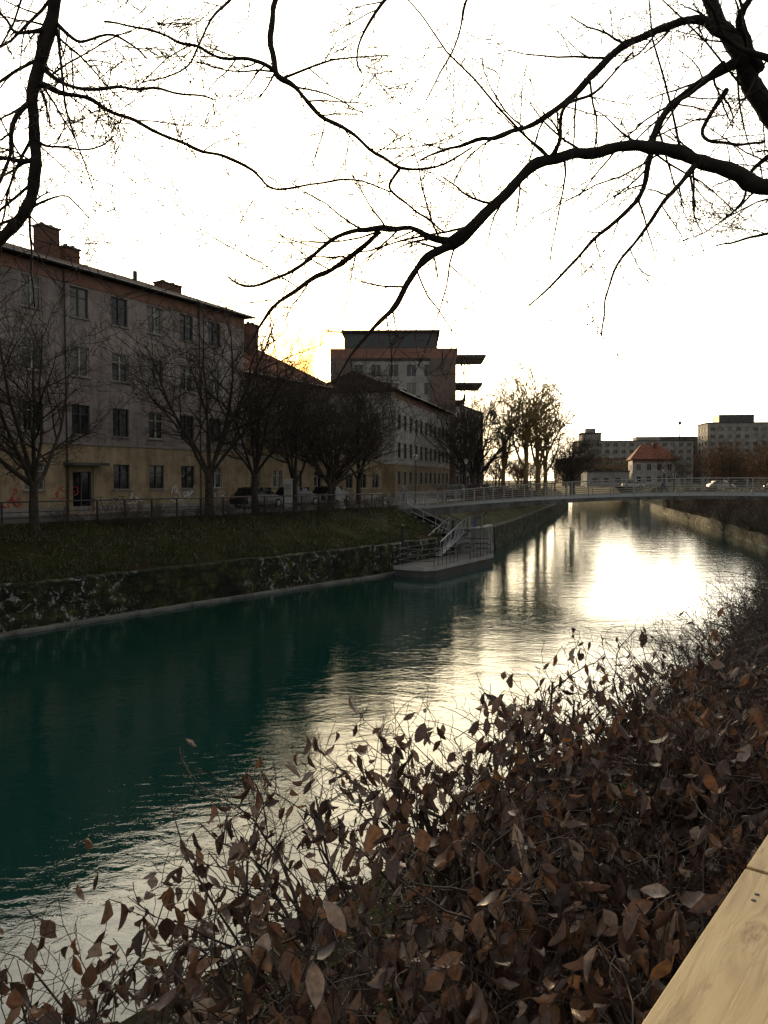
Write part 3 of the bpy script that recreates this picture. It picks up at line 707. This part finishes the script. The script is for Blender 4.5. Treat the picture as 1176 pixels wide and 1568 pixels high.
# ------------------------------------------------------------------ footbridge
br = empty('footbridge', (3.7,60,0), math.atan2(-0.34,0.94))
def bz(a): return 3.95+0.25*a/40+1.0*(1-((a-20)/20)**2)
dk = MB(); hw = 1.7; n = 44
A = [-3+46*i/n for i in range(n+1)]
def bzc(a): return bz(min(max(a,0),40))
for a, c in zip(A, A[1:]):
    za, zc = bzc(a), bzc(c)
    def th(x): return 0.32+0.45*abs((min(max(x,0),40)-20)/20)**2
    ta, tc_ = th(a), th(c)
    dk.face([(a,-hw,za),(c,-hw,zc),(c,hw,zc),(a,hw,za)],0)
    dk.face([(a,-hw,za-ta),(c,-hw,zc-tc_),(c,hw,zc-tc_),(a,hw,za-ta)],1)
    for sgn in (-1,1):
        dk.face([(a,sgn*hw,za-ta),(c,sgn*hw,zc-tc_),(c,sgn*hw,zc),(a,sgn*hw,za)],1)
        y = sgn*(hw+.03)
        dk.face([(a,y,za-.13),(c,y,zc-.13),(c,y,zc+.06),(a,y,za+.06)],2)
dk.obj('deck', [M_concrete, M_concrete, M_galv], br)
ra = MB()
for sgn in (-1,1):
    y = sgn*(hw-.02)
    for hgt, r in ((1.05,.04),(0.89,.015),(0.73,.015),(0.57,.015),(0.42,.015),(0.27,.015),(0.12,.018)):
        ra.tube([(a,y,bzc(a)+hgt) for a in A], r, 5)
    a = -3
    while a <= 43: ra.box((a,y,bzc(a)+.5),(.07,.1,1.08)); a += 1.5
ra.obj('railings', [M_railm], br)
ab = MB(); ab.box((-2.2,0,2.3),(2.2,4.2,3.0)); ab.box((42,0,2.5),(3,4.2,3.2)); ab.obj('abutments', [M_concrete], br)

# ------------------------------------------------------------------ landing: stairs, gangway, pontoon
st = empty('riverside_stairs', SW(52.6,0,0), RZ)
mb = MB(); N = 14
for i in range(N):
    t = i/(N-1); mb.box((0.6,29.6-5.4*t,3.95-2.25*t-.25),(2.6,0.42,0.5))
for x in (-.85,2.05):
    for i in range(8): mb.box((x,29.6-0.72*i,2.15+2.0-0.31*i-.9),(0.25,0.74,1.8))
mb.obj('steps', [M_stepc], st)
mb = MB()
for x in (-.8,2.0):
    for dz in (0.95,0.5): mb.tube([(x,30.5,4.1+dz),(x,29.6,4.0+dz),(x,24.4,1.8+dz),(x,23.6,1.8+dz)],0.03,6)
    for i in range(6): mb.tube([(x,29.6-1.04*i,4.0-.44*i),(x,29.6-1.04*i,4.95-.44*i)],0.03,6)
mb.obj('handrails', [M_galv], st)
pn = empty('landing_pontoon', SW(47.2,0,0), RZ)
mb = MB()
x0,x1,y0,y1 = -5.3,5.3,20.9,23.4
hull = [(x0,y0+.5),(x0+.6,y0),(x1-.6,y0),(x1,y0+.5),(x1,y1),(x0,y1)]
for z0_,z1_,mi,e_ in ((-.4,.42,1,0),(.42,.66,0,.08)):
    pts = [(x*(1+e_/8), y-(e_ if y < 22 else -e_)) for x,y in hull]
    for i in range(6):
        a_, b_ = pts[i], pts[(i+1) % 6]; mb.face([(a_[0],a_[1],z0_),(b_[0],b_[1],z0_),(b_[0],b_[1],z1_),(a_[0],a_[1],z1_)],mi)
    mb.face([(p[0],p[1],z1_) for p in pts],2); 
mb.obj('hull', [M_stepc, M_darkpanel, M_asphalt], pn)
mb = MB()
for z in (1.0,1.35,1.7):
    mb.tube([(x0+.2,y1-.1,z),(x0+.2,y0+.6,z),(x0+.7,y0+.12,z),(x0+4.2,y0+.12,z)],0.028,5); mb.tube([(x0+6.2,y0+.12,z),(x1-.7,y0+.12,z),(x1-.2,y0+.6,z),(x1-.2,y1-.1,z)],0.028,5)
    mb.tube([(x0+.2,y1-.1,z),(x0+6,y1-.1,z)],0.028,5)
for x in [x0+.7+.58*i for i in range(7)]+[x0+6.2+.6*i for i in range(7)]: mb.tube([(x,y0+.12,.66),(x,y0+.12,1.7)],0.022,5)
for x in [x0+.2+.6*i for i in range(10)]: mb.tube([(x,y1-.1,.66),(x,y1-.1,1.7)],0.022,5)
for x in (x0+1.5, x1-1.5): mb.tube([(x,y1+.25,-1),(x,y1+.25,3.1)],0.11,8)
mb.obj('guard_rails', [M_metal], pn)
mb = MB()
for y in (y1-.1, y1+1.3):
    mb.tube([(1.0,y,.7),(5.6,y,2.3)],0.05,6); mb.tube([(1.0,y,1.7),(5.6,y,3.3)],0.04,6)
    for i in range(6): mb.tube([(1.0+.92*i,y,.7+.32*i),(1.0+.92*i,y,1.7+.32*i)],0.03,5)
    for i in range(5): mb.tube([(1.0+.92*i,y,.7+.32*i),(1.92+.92*i,y,2.02+.32*i)],0.02,5)
mb.face([(1.0,y1-.1,.72),(5.6,y1-.1,2.32),(5.6,y1+1.3,2.32),(1.0,y1+1.3,.72)],0)
mb.box((6.6,y1+.7,2.25),(2.6,2.2,.16),1); 
for x,y in ((5.5,y1-.3),(7.8,y1-.3)): mb.tube([(x,y,-.8),(x,y,3.3)],0.08,8)
mb.tube([(5.5,y1-.3,3.3),(7.8,y1-.3,3.3)],0.04,6); mb.box((6.65,y1-.28,2.8),(.5,.06,.7),2)
mb.obj('gangway', [M_galv, M_concrete, mat_plain('blue_sign',(0.03,0.08,0.35),0.4)], pn)

# ------------------------------------------------------------------ street furniture
mb = MB(); s = 4.0; top_pts = []; mid = []
while s < 51:
    p = SW(s, wL(s)+5.35, 4.0); mb.box((p.x,p.y,4.5),(.07,.07,1.0),0,RZ); top_pts.append(p+Vector((0,0,.98))); mid.append(p+Vector((0,0,.5)))
    s += 1.6
mb.tube(top_pts, 0.035, 6); mb.tube(mid, 0.02, 5); mb.tube([q-Vector((0,0,.28)) for q in mid], 0.02, 5)
mb.obj('street_railing', [M_metal])
def lamp(x, y, h=4.1, z=4.0):
    e = empty('street_lamp', (x,y,z)); mb = MB()
    mb.tube([(0,0,0),(0,0,.5),(0,0,.55),(0,0,h-.5)],[.09,.08,.05,.04],8); mb.tube([(0,0,h-.5),(0,0,h-.42)],[.05,.12],8); mb.obj('post',[M_metal],e)
    mb = MB(); mb.tube([(0,0,h-.42),(0,0,h-.08)],[.11,.19],8); mb.obj('lantern',[mat_plain('lamp_glass',(0.4,0.4,0.37),0.2)],e)
    mb = MB(); mb.tube([(0,0,h-.08),(0,0,h+.05),(0,0,h+.14)],[.24,.12,.02],8); mb.obj('cap',[M_metal],e)
lamp(2.7,66.5); lamp(8.6,81); lamp(14.6,100)
ib = empty('information_board', SW(40.2,wL(40.2)+5.9,4.0), math.radians(10)); mb = MB()
mb.box((0,0,1.0),(0.55,.12,2.0)); mb.box((0,0,2.04),(.65,.2,.08)); mb.box((0,-.07,1.35),(.42,.02,.8),1); mb.obj('pillar',[M_stepc,M_pale],ib)
def bicycle(x, y, rz):
    e = empty('parked_bicycle', (x,y,4.0), rz); mb = MB()
    for cx in (-.52,.52):
        mb.tube([(cx+.33*math.cos(a*math.pi/9),0,.34+.33*math.sin(a*math.pi/9)) for a in range(19)],.018,5)
        for a in range(6): mb.tube([(cx,0,.34),(cx+.32*math.cos(a*1.05),0,.34+.32*math.sin(a*1.05))],.004,3)
    for P_ in ([(-.52,0,.34),(-.12,0,.32),(-.2,0,.85),(-.52,0,.34)],[(-.12,0,.32),(.36,0,.8),(-.19,0,.78)],[(.52,0,.34),(.36,0,.8),(.33,0,1.0)]): mb.tube(P_,.02,5)
    mb.tube([(.33,-.28,1.0),(.33,.28,1.0)],.015,5); mb.box((-.21,0,.9),(.25,.14,.05)); mb.obj('frame',[M_metal],e)
p = SW(30.4,wL(30)+10.8); bicycle(p.x,p.y,RZ); p = SW(31.9,wL(31)+10.8); bicycle(p.x,p.y,RZ+.1)
def car(x, y, rz, c, z=4.0):
    e = empty('parked_car', (x,y,z), rz); mb = MB()
    low = [(-2.1,.3),(-2.15,.6),(-2.05,.88),(-1.3,.95),(.9,.95),(1.85,.78),(2.1,.6),(2.12,.3)]
    cab = [(-1.75,.93),(-1.35,1.38),(-.9,1.46),(.1,1.46),(.45,1.38),(1.15,.93)]
    def ext(pts, w0, w1, m_, ms):
        n = len(pts); zt = max(q[1] for q in pts); zb = min(q[1] for q in pts)
        wf = lambda q: w0+(w1-w0)*(q[1]-zb)/(zt-zb)
        Lh = [(q[0],wf(q),q[1]) for q in pts]; Rh = [(q[0],-wf(q),q[1]) for q in pts]
        mb.face(Lh,ms); mb.face(Rh,ms)
        for i in range(n):
            j = (i+1) % n; mb.face([Lh[i],Lh[j],Rh[j],Rh[i]], m_(i))
    ext(low,.86,.82,lambda i:0,0); ext(cab,.80,.62,lambda i:1 if i in (0,1,4,3) else 0,1)
    for xx in (-1.3,-.35,.6): mb.box((xx,0,1.2),(.07,1.5,.5),0)
    mb.box((-.4,0,1.47),(1.3,1.2,.03),0)
    for xx in (-1.3,1.3):
        for yy in (-.78,.78): mb.tube([(xx,yy-.1,.32),(xx,yy+.1,.32)],.33,14,2); mb.tube([(xx,yy-.11,.32),(xx,yy+.11,.32)],.18,10,4)
    for yy in (-.62,.62): mb.box((2.08,yy,.66),(.1,.34,.14),4); mb.box((-2.1,yy,.74),(.1,.3,.16),3)
    mb.obj('body',[carpaint('car_paint',c),M_glass,M_rubber,mat_plain('tail_light',(.4,.02,.02),.3),M_galv],e)
p = SW(49,36.2); car(p.x,p.y,RZ,(.03,.03,.035)); p = SW(55,37.0); car(p.x,p.y,RZ,(.06,.06,.07))
p = SW(44,36.0); car(p.x,p.y,RZ,(.03,.03,.035))
car(8.2,86,RH,(.3,.3,.3)); car(9.8,93,RH,(.05,.05,.06)); car(12,100,RH,(.2,.05,.04)); car(14,107,RH,(.3,.3,.3))
for x,y,c in ((56,128,(.5,.5,.5)),(61,131,(.05,.06,.1)),(66,129,(.5,.5,.5)),(70,133,(.3,.05,.04)),(48.5,150,(.4,.4,.4))): car(x,y,U(-.3,.3),c,4.4)

# ------------------------------------------------------------------ pedestrians
def person(loc, rz, top, legs):
    J = {'pel':(0,0,.93,.13),'wa':(0,0,1.08,.125),'ch':(0,0,1.32,.155),'nk':(0,.01,1.5,.06),'hd':(0,.03,1.62,.095),'hd2':(0,.03,1.7,.085),
         'ls':(.17,0,1.4,.07),'le':(.23,-.06,1.12,.05),'lw':(.24,.06,.88,.035),'lh':(.24,.1,.80,.04),
         'rs':(-.17,0,1.4,.07),'re':(-.23,-.02,1.12,.05),'rw':(-.24,.02,.88,.035),'rh':(-.24,.03,.80,.04),
         'lt':(.09,0,.88,.1),'lk':(.1,.16,.5,.065),'la':(.1,.10,.09,.045),'lf':(.1,.26,.05,.04),
         'rt':(-.09,0,.88,.1),'rk':(-.1,-.02,.5,.065),'ra':(-.1,-.28,.13,.045),'rf':(-.1,-.15,.05,.04)}
    E = [('pel','wa'),('wa','ch'),('ch','nk'),('nk','hd'),('hd','hd2'),('ch','ls'),('ls','le'),('le','lw'),('lw','lh'),('ch','rs'),('rs','re'),('re','rw'),('rw','rh'),
         ('pel','lt'),('lt','lk'),('lk','la'),('la','lf'),('pel','rt'),('rt','rk'),('rk','ra'),('ra','rf')]
    ks = list(J); me = bpy.data.meshes.new('p'); me.from_pydata([J[k][:3] for k in ks],[(ks.index(a),ks.index(b)) for a,b in E],[])
    o = bpy.data.objects.new('tmp', me); scene.collection.objects.link(o)
    o.modifiers.new('s','SKIN'); o.modifiers.new('d','SUBSURF').levels = 2
    for i,k in enumerate(ks):
        me.skin_vertices[0].data[i].radius = (J[k][3],)*2
    me.skin_vertices[0].data[0].use_root = True
    dg = bpy.context.evaluated_depsgraph_get(); m2 = bpy.data.meshes.new_from_object(o.evaluated_get(dg))
    bpy.data.objects.remove(o)
    m2.materials.clear()
    for mt in (top, legs, M_skin, M_hair): m2.materials.append(mt)
    for p in m2.polygons:
        z = p.center.z; p.use_smooth = True
        p.material_index = 1 if z < .86 else 0
        if z < .86 and abs(p.center.x) > .2: p.material_index = 2
        if z > 1.5: p.material_index = 2
        if z > 1.68 or (z > 1.55 and p.center.y < 0.0): p.material_index = 3
    add('pedestrian', m2, None, loc, rz)
M_skin = mat_plain('skin', (.45,.28,.2), .5); M_hair = mat_plain('hair', (.03,.02,.015), .6)
M_coat = mat_plain('dark_coat', (.03,.03,.04), .8); M_jeans = mat_plain('jeans', (.03,.04,.07), .8)
def onbridge(a, y): 
    th = math.atan2(-0.34,0.94); return (3.7+a*math.cos(th)-y*math.sin(th), 60+a*math.sin(th)+y*math.cos(th), bzc(a))
person(onbridge(17.0,.3), math.radians(70), M_coat, M_jeans)
person((9.4,84,4.0), 2.6, M_coat, M_jeans)
person((1.6,64,4.0), 0.4, mat_plain('grey_jacket',(.15,.15,.16),.8), M_jeans)

# ------------------------------------------------------------------ light
az, el = math.radians(-4.3), math.radians(8.15)
sd = Vector((math.sin(az)*math.cos(el), math.cos(az)*math.cos(el), math.sin(el)))
sl = bpy.data.lights.new('sun', 'SUN'); sl.energy = 5.0; sl.angle = math.radians(0.6); sl.color = (1.0,0.72,0.38)
so = bpy.data.objects.new('sun', sl); scene.collection.objects.link(so); so.rotation_euler = (-sd).to_track_quat('-Z','Y').to_euler()
so.location = (0,0,60)
wd = bpy.data.worlds.new('World'); scene.world = wd; wd.use_nodes = True; nt = wd.node_tree; nt.nodes.clear()
out = nt.nodes.new('ShaderNodeOutputWorld'); bg = nt.nodes.new('ShaderNodeBackground'); nt.links.new(bg.outputs[0], out.inputs[0])
sky = nt.nodes.new('ShaderNodeTexSky'); sky.sky_type = 'NISHITA'; sky.sun_disc = False
sky.sun_elevation = el; sky.sun_rotation = az; sky.dust_density = 2.0
tc = nt.nodes.new('ShaderNodeTexCoord')
nv = nt.nodes.new('ShaderNodeVectorMath'); nv.operation = 'NORMALIZE'; nt.links.new(tc.outputs['Generated'], nv.inputs[0])
dt = nt.nodes.new('ShaderNodeVectorMath'); dt.operation = 'DOT_PRODUCT'; nt.links.new(nv.outputs[0], dt.inputs[0]); dt.inputs[1].default_value = sd
def mth(op, a, b_=None, cl=False):
    n = nt.nodes.new('ShaderNodeMath'); n.operation = op; n.use_clamp = cl
    for i, v in enumerate((a, b_)):
        if v is None: continue
        if isinstance(v, (int, float)): n.inputs[i].default_value = v
        else: nt.links.new(v, n.inputs[i])
    return n.outputs[0]
d0 = mth('MAXIMUM', dt.outputs['Value'], 0.0)
lobe = mth('MULTIPLY', mth('POWER', d0, 5.0), 66.0)
tot = mth('ADD', lobe, 4.2)
t1 = mixc(nt, mth('POWER', d0, 6.0), (1.0,0.965,0.90), (1.0,0.83,0.52))
t2 = mixc(nt, mth('POWER', d0, 380.0), t1, (1.3,0.50,0.0))
mul = nt.nodes.new('ShaderNodeVectorMath'); mul.operation = 'SCALE'; nt.links.new(t2, mul.inputs[0]); nt.links.new(tot, mul.inputs['Scale'])
skm = nt.nodes.new('ShaderNodeVectorMath'); skm.operation = 'SCALE'; nt.links.new(sky.outputs[0], skm.inputs[0]); skm.inputs['Scale'].default_value = 0.4
cor = nt.nodes.new('ShaderNodeVectorMath'); cor.operation = 'SCALE'; cor.inputs[0].default_value = (1.0,0.9,0.62)
nt.links.new(mth('MULTIPLY', mth('POWER', d0, 14000.0), 260.0), cor.inputs['Scale'])
ad = nt.nodes.new('ShaderNodeVectorMath'); ad.operation = 'ADD'; nt.links.new(skm.outputs[0], ad.inputs[0]); nt.links.new(mul.outputs[0], ad.inputs[1])
ad2 = nt.nodes.new('ShaderNodeVectorMath'); ad2.operation = 'ADD'; nt.links.new(ad.outputs[0], ad2.inputs[0]); nt.links.new(cor.outputs[0], ad2.inputs[1])
nt.links.new(ad2.outputs[0], bg.inputs[0]); bg.inputs[1].default_value = 0.10

# ------------------------------------------------------------------ camera
cd = bpy.data.cameras.new('camera'); cam = bpy.data.objects.new('camera', cd); scene.collection.objects.link(cam)
cd.sensor_fit = 'VERTICAL'; cd.sensor_height = 36; cd.lens = 36*F/1568; cd.clip_start = 0.05; cd.clip_end = 12000
cam.location = (0,0,CAMZ); cam.rotation_euler = (math.radians(90)-math.atan(49/F), 0, 0)
scene.camera = cam
scene.view_settings.view_transform = 'Standard'; scene.view_settings.look = 'None'; scene.view_settings.exposure = 0
